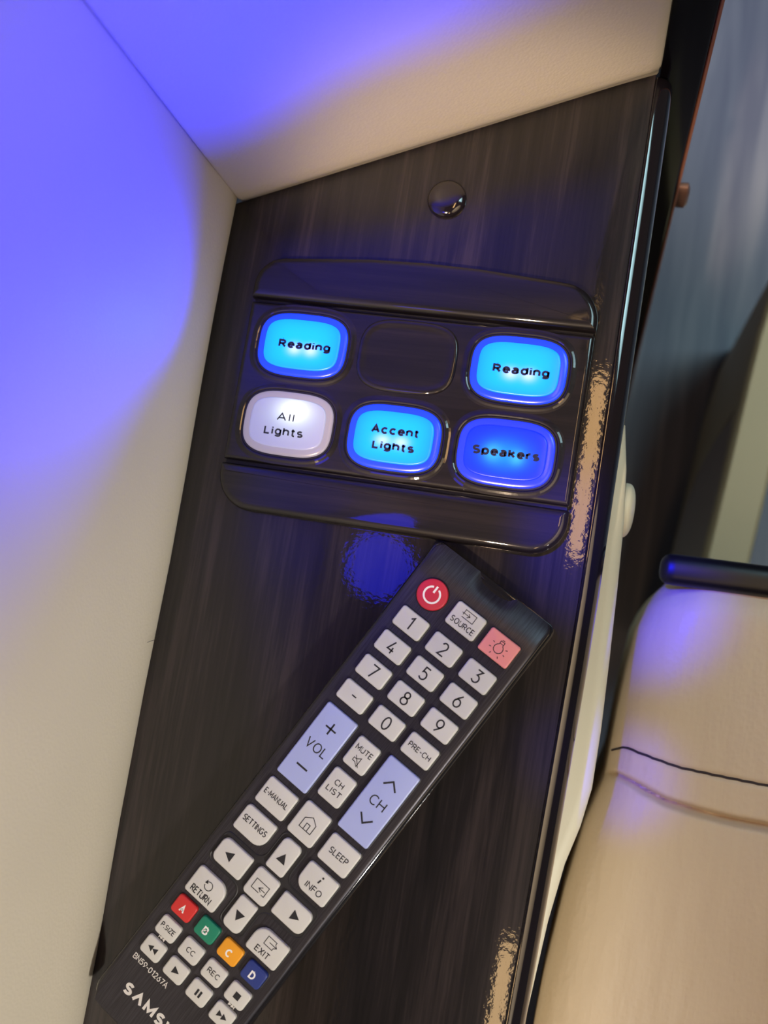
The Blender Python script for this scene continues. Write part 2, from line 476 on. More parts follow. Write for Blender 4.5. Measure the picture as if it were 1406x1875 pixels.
# single-line alphabet: advance width and pen strokes, capital height = 1
G = {
 '0': (.58, [El(.29, .5, .27, .5)]), '1': (.36, [[(.02, .80), (.30, 1), (.30, 0)]]),
 '2': (.58, [A_(.28, .72, .25, .28, 160, -30) + [(.03, 0), (.56, 0)]]),
 '3': (.56, [[(.05, 1), (.50, 1), (.22, .6)] + A_(.25, .30, .28, .30, 88, -150)]),
 '4': (.62, [[(.38, 1), (.02, .26), (.62, .26)], [(.44, .52), (.44, 0)]]),
 '5': (.56, [[(.52, 1), (.12, 1), (.09, .58)] + A_(.25, .32, .28, .32, 118, -145)]),
 '6': (.58, [El(.29, .31, .27, .31), [(.44, 1), (.20, .70), (.06, .44)]]),
 '7': (.54, [[(.0, 1), (.54, 1), (.18, 0)]]),
 '8': (.58, [El(.29, .77, .22, .23), El(.29, .275, .28, .275)]),
 '9': (.58, [El(.29, .69, .27, .31), [(.53, .58), (.38, .30), (.14, 0)]]),
 'A': (.68, [[(0, 0), (.34, 1), (.68, 0)], [(.12, .34), (.56, .34)]]), '^': (.74, [[(0, 0), (.37, .98), (.74, 0)]]),
 'B': (.56, [[(0, 0), (0, 1), (.28, 1)] + A_(.28, .755, .22, .245, 90, -90) + [(0, .51)], [(.28, .51)] + A_(.29, .255, .27, .255, 90, -90) + [(0, 0)]]),
 'C': (.64, [A_(.38, .5, .36, .5, 48, 312, 24)]), 'D': (.66, [[(.26, 0), (0, 0), (0, 1), (.26, 1)] + A_(.26, .5, .40, .5, 90, -90)]),
 'E': (.50, [[(.50, 1), (0, 1), (0, 0), (.50, 0)], [(0, .52), (.45, .52)]]), 'F': (.48, [[(.48, 1), (0, 1), (0, 0)], [(0, .50), (.43, .50)]]),
 'G': (.72, [A_(.38, .5, .38, .5, 50, 330, 24) + [(.72, .47), (.42, .47)]]),
 'H': (.60, [[(0, 0), (0, 1)], [(.60, 0), (.60, 1)], [(0, .52), (.60, .52)]]), 'I': (.02, [[(.01, 0), (.01, 1)]]),
 'L': (.46, [[(0, 1), (0, 0), (.46, 0)]]), 'M': (.78, [[(0, 0), (0, 1), (.39, .25), (.78, 1), (.78, 0)]]),
 'N': (.62, [[(0, 0), (0, 1), (.62, 0), (.62, 1)]]), 'O': (.78, [El(.39, .5, .37, .5)]),
 'P': (.52, [[(0, 0), (0, 1), (.27, 1)] + A_(.27, .73, .25, .27, 90, -90) + [(0, .46)]]),
 'R': (.58, [[(0, 0), (0, 1), (.28, 1)] + A_(.28, .74, .25, .26, 90, -90) + [(0, .48)], [(.27, .48), (.58, 0)]]),
 'S': (.56, [A_(.28, .745, .25, .255, 35, 250, 14) + A_(.28, .25, .27, .25, 75, -145, 14)]),
 'T': (.60, [[(0, 1), (.60, 1)], [(.30, 1), (.30, 0)]]), 'U': (.62, [[(0, 1), (0, .30)] + A_(.31, .31, .31, .31, 180, 360) + [(.62, 1)]]),
 'V': (.66, [[(0, 1), (.33, 0), (.66, 1)]]), 'X': (.60, [[(0, 0), (.60, 1)], [(0, 1), (.60, 0)]]), 'Z': (.56, [[(0, 1), (.56, 1), (0, 0), (.56, 0)]]),
 '-': (.32, [[(0, .42), (.32, .42)]]), '.': (.05, [[(.025, -.04), (.025, .08)]]),
 'a': (.52, [A_(.26, .49, .22, .25, 155, 0) + [(.48, .10), (.52, 0)], [(.48, .43), (.22, .40)] + A_(.20, .19, .18, .19, 95, 290) + [(.36, .03), (.48, .16)]]),
 'c': (.52, [A_(.28, .37, .26, .37, 42, 318)]), 'd': (.52, [El(.26, .37, .24, .37), [(.51, 0), (.51, 1)]]),
 'e': (.54, [[(.04, .38), (.53, .38)] + A_(.28, .37, .255, .37, 8, 318)]),
 'g': (.52, [El(.26, .38, .24, .36), [(.51, .74), (.51, -.04)] + A_(.26, -.06, .25, .20, 0, -155)]),
 'h': (.48, [[(0, 0), (0, 1)], [(0, .45)] + A_(.24, .48, .24, .26, 170, 0) + [(.48, 0)]]), 'i': (.02, [[(.01, 0), (.01, .74)], [(.01, .87), (.01, 1.02)]]),
 'k': (.48, [[(0, 0), (0, 1)], [(.45, .74), (.0, .30)], [(.17, .44), (.48, 0)]]), 'l': (.02, [[(.01, 0), (.01, 1)]]),
 'n': (.48, [[(0, 0), (0, .74)], [(0, .45)] + A_(.24, .48, .24, .26, 170, 0) + [(.48, 0)]]),
 'p': (.52, [El(.27, .37, .24, .37), [(.01, .74), (.01, -.27)]]), 'r': (.30, [[(0, 0), (0, .74)], [(0, .42)] + A_(.26, .42, .26, .30, 170, 80)]),
 's': (.46, [A_(.23, .55, .20, .19, 35, 250, 12) + A_(.23, .19, .22, .19, 75, -145, 12)]),
 't': (.32, [[(.13, .98), (.13, .18)] + A_(.27, .15, .14, .15, 190, 290), [(0, .72), (.32, .72)]]),
}
def put_text(bld, body, x, y, z, w, cap, weight=0.11, gap=0.24, slant=0.0):
    """lettering centred on (x, y) by its capital height; w = total width in mm"""
    tot = sum(G[c][0] for c in body) + gap * (len(body) - 1)
    pen = weight * cap
    sx = (w - pen) / tot
    cx = x - (w - pen) / 2
    h = cap - pen
    for c in body:
        adv, strokes = G[c]
        for st in strokes:
            pts = [(cx + px * sx, y - h / 2 + py * h) for px, py in st]
            bld.add(*stroke(pts, pen, z, th=0.04))
        cx += (adv + gap) * sx
    return bld

# ------------------------------------------------------------------ setting
def box_v(x0, x1, y0, y1, z0, z1):
    v = [(x0, y0, z0), (x1, y0, z0), (x1, y1, z0), (x0, y1, z0), (x0, y0, z1), (x1, y0, z1), (x1, y1, z1), (x0, y1, z1)]
    return v, [(3, 2, 1, 0), (4, 5, 6, 7), (0, 1, 5, 4), (1, 2, 6, 5), (2, 3, 7, 6), (3, 0, 4, 7)]

tag(link('floor', *box_v(-700, 1500, -1200, 1800, -570, -550), M['floor'], sharp=None), kind='structure')

BX0, BY0 = -63.5, 56.4            # inner corner of the two padded walls
BX1, BY1 = 62.2, 107.7            # right end of the back wall
bd = Vector((BX1 - BX0, BY1 - BY0)).normalized()
bn = Vector((-bd.y, bd.x))        # away from the ledge

# left wall: padded leather sheet standing at the back edge of the ledge, its foot and its corner edge rolled
def left_wall():
    loops = []
    ys = [-900, -500, -260, -220, -180, -140, -100, -60, -30, 0, 20, 35, 44, 50, 54, 57, 62, 72]
    zs = [0.1, 0.6, 1.2, 2.5, 5, 9, 14, 22, 35, 60, 100, 160, 260, 420]
    nv = []
    for y in ys:
        e = 0.0
        roll = 3.0 * (1 - math.sqrt(max(0.0, 1 - min(1, e) ** 2)))      # roll at the corner
        row = []
        for z in zs:
            foot = 1.6 * math.exp(-max(z, 0) / 2.2) if z >= 0 else 1.6
            foot *= 0.4 + 0.6 * (0.5 + 0.5 * math.sin(y * 0.045 + 0.8))
            bulge = 0.9 * math.exp(-((z - 14) / 12.0) ** 2)
            row.append((-64.3 - foot + bulge - roll, y, z))
        back = [(-84, y, 420), (-84, y, 0.1)]
        loops.append(row + back)
    return loft(loops)
v, f = left_wall()
tag(link('wall_left', v, [tuple(reversed(q)) for q in f], M['wall_leather'], sharp=50), kind='structure')

def back_wall():
    L = math.hypot(BX1 - BX0, BY1 - BY0)
    ss = [0.0, 0.3, 0.8, 1.5, 2.5, 5, 12, 30, 60, 90, 115, 128, L - 4, L - 1.2, L - 0.3, L]
    zs = [-3, 0.3, 0.8, 1.8, 4, 8, 16, 40, 90, 180, 420]
    loops = []
    for s in ss:
        e0 = max(0, 1 - s / 2.0); e1 = max(0, 1 - (L - s) / 2.5)
        off = 1.2 * (1 - math.sqrt(max(0, 1 - e0 * e0))) + 1.6 * (1 - math.sqrt(max(0, 1 - e1 * e1)))
        row = []
        for z in zs:
            foot = 1.5 * math.exp(-max(z, 0) / 1.6)
            foot += 0.12 * math.sin(s * 0.9) * math.exp(-max(z, 0) / 1.2)
            p = Vector((BX0, BY0)) + bd * s + bn * (off + foot)
            row.append((p.x, p.y, z))
        q = Vector((BX0, BY0)) + bd * s + bn * 22
        loops.append(row + [(q.x, q.y, 420), (q.x, q.y, -3)])
    return loft(loops)
v, f = back_wall()
tag(link('wall_back', v, f, M['wall_leather'], sharp=50), kind='structure')

# end post: tall gloss panel that closes the wall's right end and runs to the floor
pa = Vector((BX1, BY1)) + bd * 0.3
pb = Vector((74.9, 112.9))
post = [tuple(pa + bn * 2.4), tuple(pb), tuple(pb + bn * 26), tuple(pa + bn * 26)]
post = poly_round(post, [0.6, 1.2, 1.0, 0.6], 4)
tr = root('end_post', (68, 112, -550), 'tall gloss black post closing the right end of the leather back wall', 'trim')
link('post_panel', *loft([[(x - 68, y - 112, 0) for x, y in post], [(x - 68, y - 112, 970) for x, y in post]]), M['post_gloss'], tr)
# copper edge band on the outer vertical corner
eb = poly_round([(74.6, 112.9), (75.6, 113.2), (75.0, 115.2), (74.0, 114.9)], 0.3, 3)
tag(link('edge_band', *loft([[(x - 68, y - 112, 0) for x, y in eb], [(x - 68, y - 112, 970) for x, y in eb]]), M['copper_edge'], tr), 'thin copper coloured edge band')
cp = superell(3.0, 9.0, 3.0, 24)
cl = [[(8.0 - 0.5, 5.0 + x * 0.8, 450 + y) for x, y in cp], [(8.0 + 3.0, 5.0 + x * 0.8, 450 + y) for x, y in cp], [(8.0 + 4.0, 5.0 + x * 0.5, 450 + y * 0.7) for x, y in cp]]
tag(link('catch', *loft(cl), M['bronze'], tr), 'small bronze coloured catch')

# ------------------------------------------------------------------ ledge
def ledge_profile():
    p = [(-84, -20), (-84, 0)]
    for x in (-30, 0, 30, 44): p.append((x, 0))
    # gentle roll-off before the edge moulding
    for i in range(1, 13):
        x = 46 + 14.3 * i / 12
        p.append((x, -0.7 * ((x - 46) / 14.3) ** 2))
    p += [(60.5, -1.0), (60.5, -20)]
    return p
def edge_shift(y):      # the front edge bows in slightly towards the near end
    return -3.4 * min(1.6, max(0.0, (-50 - y) / 130.0)) ** 1.3
def end_y(x): return BY0 + (x - BX0) * (BY1 - BY0) / (BX1 - BX0) + 0.8
EDGE_Y = [-560, -420, -300, -250, -210, -190, -170, -150, -130, -110, -90, -70, -50, 0, 40]
def ledge():
    prof = ledge_profile()
    loops = []
    for y in EDGE_Y + [None]:
        row = []
        for x, z in prof:
            k = max(0.0, min(1.0, (x - 20) / 30))
            row.append((x + k * edge_shift(y if y is not None else 90), end_y(x) if y is None else y, z))
        loops.append(row)
    return loft(loops)
lr = root('wooden_ledge', (0, -200, -20), 'glossy dark wood ledge with rounded front edge, under the switch panel and remote', 'ledge')
v, f = ledge()
link('ledge_board', [(a, b + 200, c + 20) for a, b, c in v], [tuple(reversed(q)) for q in f], M['ledge_wood'], lr, sharp=30)
# rounded edge moulding, its far end rounded off
def moulding():
    prof = [(60.4, -20.5), (60.35, -1.4), (60.4, -0.8), (60.7, -0.45)]
    for i in range(1, 17):
        a = PI / 2 * i / 16
        prof.append((60.5 + 5.6 * math.sin(a) ** 1.05, -0.4 - 7.0 * (1 - math.cos(a))))
    prof += [(66.1, -17.5), (65.4, -19.6), (63.5, -20.5)]
    cx, cz = 63.0, -10
    loops = []
    for y in EDGE_Y + [95]:
        loops.append([(x + edge_shift(y), y, z) for x, z in prof])
    for y, s in [(103, 1.0), (106.2, 0.97), (107.6, 0.87), (108.4, 0.68), (108.8, 0.35)]:
        loops.append([(cx + (x - cx) * s, y, cz + (z - cz) * (s if z > cz else 1)) for x, z in prof])
    return loft(loops)
v, f = moulding()
link('edge_moulding', [(a, b + 200, c + 20) for a, b, c in v], [tuple(reversed(q)) for q in f], M['trim_gloss'], lr, sharp=40)
# domed screw cap set in the board
def dome_cap(r, h, n=40, lip=0.5):
    loops = [[(r * math.cos(2 * PI * i / n), r * math.sin(2 * PI * i / n), 0) for i in range(n)]]
    for k in range(1, 9):
        a = PI / 2 * k / 9
        rr, zz = r * math.cos(a) ** 0.75, lip + (h - lip) * math.sin(a)
        loops.append([(rr * math.cos(2 * PI * i / n), rr * math.sin(2 * PI * i / n), zz) for i in range(n)])
    return loft(loops)
tag(link('screw_cap', *dome_cap(6.1, 2.6), M['cap'], lr, (3.4, 263.3, 20)), 'domed glossy black screw cap')

# hair stuck to the wall foot
def tube(pts, r, n=6):
    loops = []
    for i, p in enumerate(pts):
        a = Vector(pts[max(0, i - 1)]); b = Vector(pts[min(len(pts) - 1, i + 1)])
        d = (b - a).normalized()
        u = d.cross(Vector((0, 0, 1)))
        if u.length < 1e-3: u = Vector((1, 0, 0))
        u.normalize(); w = u.cross(d)
        rr = r[i] if isinstance(r, (list, tuple)) else r
        loops.append([tuple(Vector(p) + rr * (math.cos(2 * PI * k / n) * u + math.sin(2 * PI * k / n) * w)) for k in range(n)])
    return loft(loops)

# ------------------------------------------------------------------ switch panel
sp = root('switch_panel', (0, 0, 0), 'rounded wood print switch panel with six lit and blank push buttons, above the remote', 'switch panel')
PL, PR = -52.4, 54.2
# base plate (middle band) with bevelled right edge
mid = poly_round([(PL + 0.2, -26.9), (PR - 0.2, -26.9), (PR - 0.2, 24.6), (PL + 0.2, 24.6)], [0.8, 0.8, 0.8, 0.8], 4)
def raw_inset(raw, d):
    return inset(raw, d) if d else list(raw)
def layered(raw, rads, steps, n):
    loops = []
    for d, z in steps:
        loops.append([(x, y, z) for x, y in poly_round(raw_inset(raw, d), [max(r - d, 0.15) if r else 0 for r in rads], n)])
    return loft(loops)
MIDRAW = [(PL + 0.2, -26.4), (PR - 0.2, -26.4), (PR - 0.2, 24.1), (PL + 0.2, 24.1)]
link('face_plate', *layered(MIDRAW, [0.6] * 4, ((0, 0), (0, 2.9), (0.12, 3.3), (0.45, 3.75), (0.95, 4.0), (1.5, 4.05)), 4), M['plate_wood'], sp, sharp=60)
UPRAW = [(PR + 0.1, 25.2), (PR + 0.0, 38.6), (18, 41.0), (1, 41.4), (-16, 41.0), (PL, 38.2), (PL - 0.1, 25.2)]
LORAW = [(PL - 0.1, -27.5), (PL, -41.6), (PR + 0.1, -41.6), (PR + 0.1, -27.5)]
LORAW = [LORAW[1], LORAW[2], LORAW[3], LORAW[0]]
for raw, rads in ((UPRAW, [0.5, 11.5, 0, 0, 0, 9.5, 0.5]), (LORAW, [11.5, 10.5, 0.5, 0.5])):
    link('cover', *layered(raw, rads, ((0, 0), (0, 2.6), (0.12, 3.4), (0.5, 4.3), (1.1, 4.8), (1.9, 5.0), (2.6, 5.05)), 10), M['plate_wood'], sp, sharp=60)
# dark seat under the grooves
link('gasket', *slab(poly_round([(PL + 0.6, -30), (PR - 0.6, -30), (PR - 0.6, 28), (PL + 0.6, 28)], 1.0, 3), 0.1, 1.6, 0.2), M['pocket'], sp)

LETTER = {
    'read': [('Reading', 1.0, -0.2, 16.7, 2.62, 0.255)],
    'read2': [('Reading', 0.9, -0.4, 16.7, 2.62, 0.255)],
    'all': [('All', -0.7, 1.8, 5.5, 2.5, 0.15), ('Lights', -0.6, -2.7, 12.5, 2.6, 0.2)],
    'acc': [('Accent', 0.3, 2.0, 14.7, 2.62, 0.25), ('Lights', 0.45, -2.7, 12.9, 2.62, 0.25)],
    'spk': [('Speakers', 0.2, -0.1, 19.7, 2.7, 0.26)],
}
def button(x, y, lens, ringm, key, inkm, dim, bold=0.022, label=None):
    out = superell(14.1, 9.9, 3.3)
    loops = [[(a, b, 2.0) for a, b in out]]
    for s, z in ((0, 4.3), (0.12, 4.55), (0.4, 4.72), (1.0, 4.85), (1.7, 4.95), (2.15, 4.98)):
        loops.append([(a, b, z) for a, b in (inset(out, s) if s else out)])
    b = link('push_button', *loft(loops), ringm, sp, (x, y, 0), sharp=70)
    if label: b['label'] = label
    inn = inset(out, 2.15)
    loops = [[(p, q, 4.6) for p, q in inn], [(p, q, 5.1) for p, q in inn]]
    for t, z in ((0.985, 5.28), (0.95, 5.34), (0.8, 5.36), (0.5, 5.38)):
        loops.append([(p * t, q * t, z) for p, q in inn])
    link('lens', *loft(loops), lens, b, (0, 0, 0), sharp=70)
    bl = B()
    for (body, tx, ty, w, h, wt) in LETTER[key]:
        put_text(bl, body, tx, ty, 5.40, w, h, wt, 0.30)
    bl.link('lettering', inkm, b, (0, 0, 0), sharp=None)
    # dark recess line round the button
    rim = inset(out, -0.45)
    link('recess', *loft([[(p, q, 3.9) for p, q in inset(rim, 0.2)], [(p, q, 4.12) for p, q in rim], [(p, q, 4.12) for p, q in inset(out, 0.3)]], False, False), M['pocket'], b, (0, 0, 0), sharp=None)
    lip = [(0.55, 4.0), (0.75, 4.3), (1.1, 4.42), (1.5, 4.36), (2.1, 4.16), (2.8, 4.04)]
    link('collar', *loft([[(p, q, z) for p, q in inset(out, -d)] for d, z in lip], False, False), M['plate_wood'], b, (0, 0, 0), sharp=None)
    return b
button(-33.0, 11.4, M['lens_cyan'], M['ring_blue'], 'read', M['ink_blue'], 1, label='cyan lit Reading button nearest the left wall')
button(33.7, 11.4, M['lens_cyan'], M['ring_blue'], 'read2', M['ink_blue'], 1, label='cyan lit Reading button at the right end')
button(-33.2, -13.4, M['lens_white'], M['ring_white'], 'all', M['ink_grey'], 1, bold=0.010, label='white lit All Lights button')
button(0.2, -13.5, M['lens_accent'], M['ring_blue'], 'acc', M['ink_blue'], 1, label='cyan lit Accent Lights button')
button(33.7, -13.6, M['lens_blue'], M['ring_dim'], 'spk', M['ink_blue'], 1, label='deep blue lit Speakers button')
# blank plug in the middle of the upper row
pl = superell(15.3, 11.3, 3.3)
loops = [[(a, b, 3.0) for a, b in pl]]
for d, z in ((0, 4.1), (0.2, 4.4), (0.6, 4.62), (1.2, 4.68), (1.8, 4.6), (2.4, 4.5), (3.2, 4.47)):
    loops.append([(a, b, z) for a, b in (inset(pl, d) if d else pl)])
b = link('blank_plug', *loft(loops), M['plate_wood'], sp, (0.05, 11.5, 0), sharp=70)
b['label'] = 'unlit wood print blank plug without lettering'

# ------------------------------------------------------------------ remote control
RA = -0.49987
rc = root('remote_control', (21.6, -79.8, 0), 'black television remote control with light grey keys lying slanted on the wooden ledge', 'remote control', RA)
ZT = 10.2          # top face
def RL(u, v): return (u, -v)
# lower shell
shell = poly_round([RL(-21.3, 135.7), RL(21.3, 135.7), RL(21.3, -32.4), RL(-21.3, -32.4)], [6.5, 6.5, 2.5, 2.5], 8)
def shell_mesh():
    loops = []
    for d, z in ((3.2, 0.3), (1.4, 0.9), (0.5, 2.2), (0.1, 4.5), (0.0, 6.4), (0.25, 7.6), (0.8, 8.3), (1.5, 8.45), (2.0, 8.3)):
        loops.append([(x, y, z if y < 24 else z * (1 - 0.30 * ((y - 24) / 8.4) ** 2)) for x, y in (inset(shell, d) if d else shell)])
    return loft(loops)
link('back_shell', *shell_mesh(), M['shell'], rc, sharp=50)
# top face: brushed plate that rolls down at the head, with a notch for the infrared window
def top_plate():
    vs = [135.0, 133.6, 130, 124, 110, 90, 60, 30, 0, -15, -21, -23, -24.5, -26, -27.5, -29, -30.2, -31.2, -31.9, -32.2]
    us = [(-20.3, -1.9), (-20.25, -0.5), (-19.9, -0.12), (-19.3, 0)] + [(-16 + i * 1.0, 0) for i in range(0, 33)] + [(19.3, 0), (19.9, -0.12), (20.25, -0.5), (20.3, -1.9)]
    loops = []
    for v in vs:
        row = []
        if v < -22: t = (-22 - v) / 10.2; z = ZT - 3.6 * t ** 1.7
        else: z = ZT
        if v > 128:   # rounded tail corners
            q = (v - 128) / 7.0
            wu = 20.3 - 5.0 * (1 - math.sqrt(max(0, 1 - q * q * 0.93)))
        elif v < -30: wu = 20.3 - 1.6 * ((-30 - v) / 2.2) ** 2
        else: wu = 20.3
        if v > 134: z -= 0.5
        if v == 135.0: z -= 1.2
        for u, dz in us:
            uu = u * wu / 20.3
            vv = v
            if v < -27:
                n = max(0.0, 1 - ((uu - 1.0) / 6.2) ** 2)
                lim = -32.2 + 2.3 * math.sqrt(n)
                vv = -27 + (v + 27) * (-27 - lim) / 5.2
            row.append((uu, -vv, max(z + dz, 5.2) if dz > -1 else min(z + dz, 8.3)))
        loops.append(row)
    v_, f_ = loft(loops, False, False, closed=False)
    return v_, f_
link('face_plate', *top_plate(), M['plate'], rc, sharp=40)
tag(link('infrared_window', *slab(rrect(-6.0, 28.6, 8.0, 32.35, 0.8), 3.0, 6.6, 0.5), M['shell'], rc), 'glossy dark infrared window')

# d-pad bed (dark cross-shaped recess surround)
cross = [(-4.2, 91.6), (4.4, 91.6), (4.4, 80.6), (17.6, 80.6), (17.6, 70.6), (4.4, 70.6), (4.4, 59.4), (-4.2, 59.4), (-4.2, 70.6), (-17.4, 70.6), (-17.4, 80.6), (-4.2, 80.6)]
cross_r = [2, 2, 3, 2, 2, 3, 2, 2, 3, 2, 2, 3]
cr = poly_round([RL(u, v) for u, v in cross], cross_r, 6)
cb = B()
cb.add(*loft([[(x, y, ZT + 0.02) for x, y in inset(cr, -0.25)], [(x, y, ZT + 0.24) for x, y in inset(cr, -0.05)], [(x, y, ZT + 0.24) for x, y in inset(cr, 0.1)], [(x, y, ZT + 0.06) for x, y in inset(cr, 0.35)]], False, True))
cb.link('key_bed', M['matte'], rc, sharp=20)

KZ = 11.5
def key(name, u0, v0, u1, v1, r, mat, label=None, draw=None, ink='ink', dish=0.0):
    """r: one radius or [tl, tr, br, bl]"""
    if not isinstance(r, (list, tuple)): r = [r] * 4
    cu, cv = (u0 + u1) / 2, (v0 + v1) / 2
    a, b = (u1 - u0) / 2, (v1 - v0) / 2
    pts = poly_round([(-a, -b), (a, -b), (a, b), (-a, b)], [r[3], r[2], r[1], r[0]], 6)
    # shallow dark well in the face plate round the key
    k = link(name, *slab(pts, 0.0, 1.3, 0.45, 3), mat, rc, (cu, -cv, ZT - 0.02), sharp=50)
    if label: k['label'] = label
    w = inset(pts, -0.32)
    link('key_gap', *loft([[(x, y, 0.03) for x, y in w], [(x, y, 0.10) for x, y in inset(w, 0.15)], [(x, y, 0.05) for x, y in inset(w, 0.5)]], False, False), M['pocket'], k, (0, 0, 0), sharp=None)
    if draw:
        bl = B()
        draw(bl)
        bl.link('lettering', M[ink], k, (0, 0, 0), sharp=None)
    return k
Z0 = 1.31
def T(body, w, h, x=0, y=0, wt=0.14, gap=0.24):
    return lambda bl: put_text(bl, body, x, y, Z0, w, h, wt, gap)
def multi(*fs):
    def g(bl):
        for q in fs: q(bl)
    return g
def ST(pts, w=0.28, closed=False): return lambda bl: bl.add(*stroke(pts, w, Z0, closed=closed))
def FL(pts): return lambda bl: bl.add(*flat(pts, Z0))

# number keys
rows = [-8.6, 0.0, 8.8, 17.65]
cols = [-11.8, 0.05, 12.0]
W2 = {'1': 1.5}
for i, n in enumerate('123456789'):
    u, v = cols[i % 3], rows[i // 3]
    key('number_key', u - 4.75, v - 3.15, u + 4.75, v + 3.15, 0.9, M['key'], draw=T(n, W2.get(n, 2.5), 4.1, wt=0.105))
key('number_key', cols[1] - 4.75, rows[3] - 3.15, cols[1] + 4.75, rows[3] + 3.15, 0.9, M['key'], draw=T('0', 2.6, 4.1, wt=0.105))
key('dash_key', cols[0] - 4.75, rows[3] - 3.15, cols[0] + 4.75, rows[3] + 3.15, 0.9, M['key'], draw=FL([(-0.75, -0.17), (0.75, -0.17), (0.75, 0.2), (-0.75, 0.2)]))
key('channel_key', cols[2] - 4.85, rows[3] - 3.3, cols[2] + 4.85, rows[3] + 3.3, 0.9, M['key'], draw=T('PRE-CH', 7.4, 1.65))

# power key (round)
pw = slab([(4.55 * math.cos(2 * PI * i / 48), 4.55 * math.sin(2 * PI * i / 48)) for i in range(48)], 0, 1.3, 0.45)
k = link('power_key', *pw, M['key_red'], rc, (-11.9, 18.75, ZT - 0.02), sharp=50)
k['label'] = 'round crimson power key'
bl = B()
bl.add(*stroke(arc(0, -0.1, 2.35, 112, 428, 40), 0.55, Z0)).add(*stroke([(0, 0.6), (0, 2.75)], 0.6, Z0))
bl.link('power_symbol', M['white'], k, (0, 0, 0), sharp=None)
w = [(4.9 * math.cos(2 * PI * i / 48), 4.9 * math.sin(2 * PI * i / 48)) for i in range(48)]
link('key_gap', *loft([[(x, y, 0.03) for x, y in w], [(x * .98, y * .98, 0.10) for x, y in w], [(x * .9, y * .9, 0.05) for x, y in w]], False, False), M['pocket'], k, (0, 0, 0), sharp=None)

# source key, light key
key('source_key', 0.1 - 4.95, -22.4, 0.1 + 4.95, -15.0, 0.9, M['key'], draw=multi(T('SOURCE', 7.9, 1.75, 0, -1.5),
    ST([(-1.7, 1.05), (-1.7, 2.7), (2.0, 2.7), (2.0, 0.4), (-0.4 - 1.3, 0.4)], 0.2), ST([(-2.2, 1.55), (0.35, 1.55)], 0.2), ST([(-0.35, 2.2), (0.4, 1.55), (-0.35, 0.9)], 0.2)))
rays = [ST([(2.1 * math.cos(math.radians(a)), -0.4 + 2.1 * math.sin(math.radians(a))), (2.7 * math.cos(math.radians(a)), -0.4 + 2.7 * math.sin(math.radians(a)))], 0.2) for a in (25, -15, -58, -122, -165, 155)]
key('light_key', 11.9 - 4.95, -22.3, 11.9 + 4.95, -14.9, 0.7, M['key_pink'], 'salmon pink lamp key',
    draw=multi(ST(arc(0, -0.3, 1.35, 118, 422, 30), 0.22), ST([(-0.62, 0.85), (-0.62, 1.95), (0.62, 1.95), (0.62, 0.85)], 0.2), ST([(-0.62, 1.25), (0.62, 1.25)], 0.18), ST([(-0.4, 2.35), (0.4, 2.35)], 0.2), *rays))

# rockers
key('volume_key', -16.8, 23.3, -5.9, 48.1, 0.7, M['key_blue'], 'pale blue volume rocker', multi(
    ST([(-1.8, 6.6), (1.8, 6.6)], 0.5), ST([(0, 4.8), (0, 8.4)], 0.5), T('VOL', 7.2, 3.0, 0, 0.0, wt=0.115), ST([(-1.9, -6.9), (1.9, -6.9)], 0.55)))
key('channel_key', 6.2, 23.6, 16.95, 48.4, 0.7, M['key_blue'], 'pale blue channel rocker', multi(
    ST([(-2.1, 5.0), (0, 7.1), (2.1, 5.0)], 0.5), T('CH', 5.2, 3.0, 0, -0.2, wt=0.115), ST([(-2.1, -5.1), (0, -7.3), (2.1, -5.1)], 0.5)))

# middle keys
spk = [(-1.5, -0.5), (-0.6, -0.5), (0.7, -1.5), (0.7, 1.5), (-0.6, 0.5), (-1.5, 0.5)]
sh = lambda pts, dx, dy, s=1.0: [(x * s + dx, y * s + dy) for x, y in pts]
key('mute_key', -3.75, 24.7, 3.8, 33.8, 1.0, M['key'], draw=multi(T('MUTE', 5.6, 1.75, 0, 1.5), ST(sh(spk, 0, -1.9, 0.9), 0.2, True), ST([(-1.2, -0.6), (1.2, -3.3)], 0.2)))
key('list_key', -3.85, 35.9, 3.9, 45.4, 1.0, M['key'], draw=multi(T('CH', 3.0, 1.75, 0, 1.3), T('LIST', 5.0, 1.75, 0, -1.3)))
key('manual_key', -16.85, 50.2, -6.4, 58.6, 0.9, M['key'], draw=T('E-MANUAL', 8.4, 1.75, 0, 0.1))
key('home_key', -4.4, 48.4, 4.6, 58.9, 1.0, M['key'], draw=multi(ST([(-2.0, -2.0), (-2.0, 0.9), (0, 2.3), (2.0, 0.9), (2.0, -2.0)], 0.22, True), ST([(-0.6, -2.0), (-0.6, 0.0), (0.6, 0.0), (0.6, -2.0)], 0.22)))
key('sleep_key', 6.9, 50.4, 17.1, 58.9, 1.0, M['key'], draw=T('SLEEP', 6.4, 1.9, 0, 0.0))
key('settings_key', -17.1, 60.4, -6.2, 68.6, [1.2, 0.9, 3.4, 0.9], M['key'], draw=T('SETTINGS', 8.6, 1.9, -0.1, 0.4))
key('info_key', 6.6, 60.7, 17.3, 68.9, [1.0, 0.9, 0.9, 3.4], M['key'], draw=multi(T('INFO', 5.6, 1.9, 0.2, -1.6), ST([(0.05, 0.5), (0.35, 1.7)], 0.45), FL(arc(0.55, 2.5, 0.32, 0, 340, 12))))
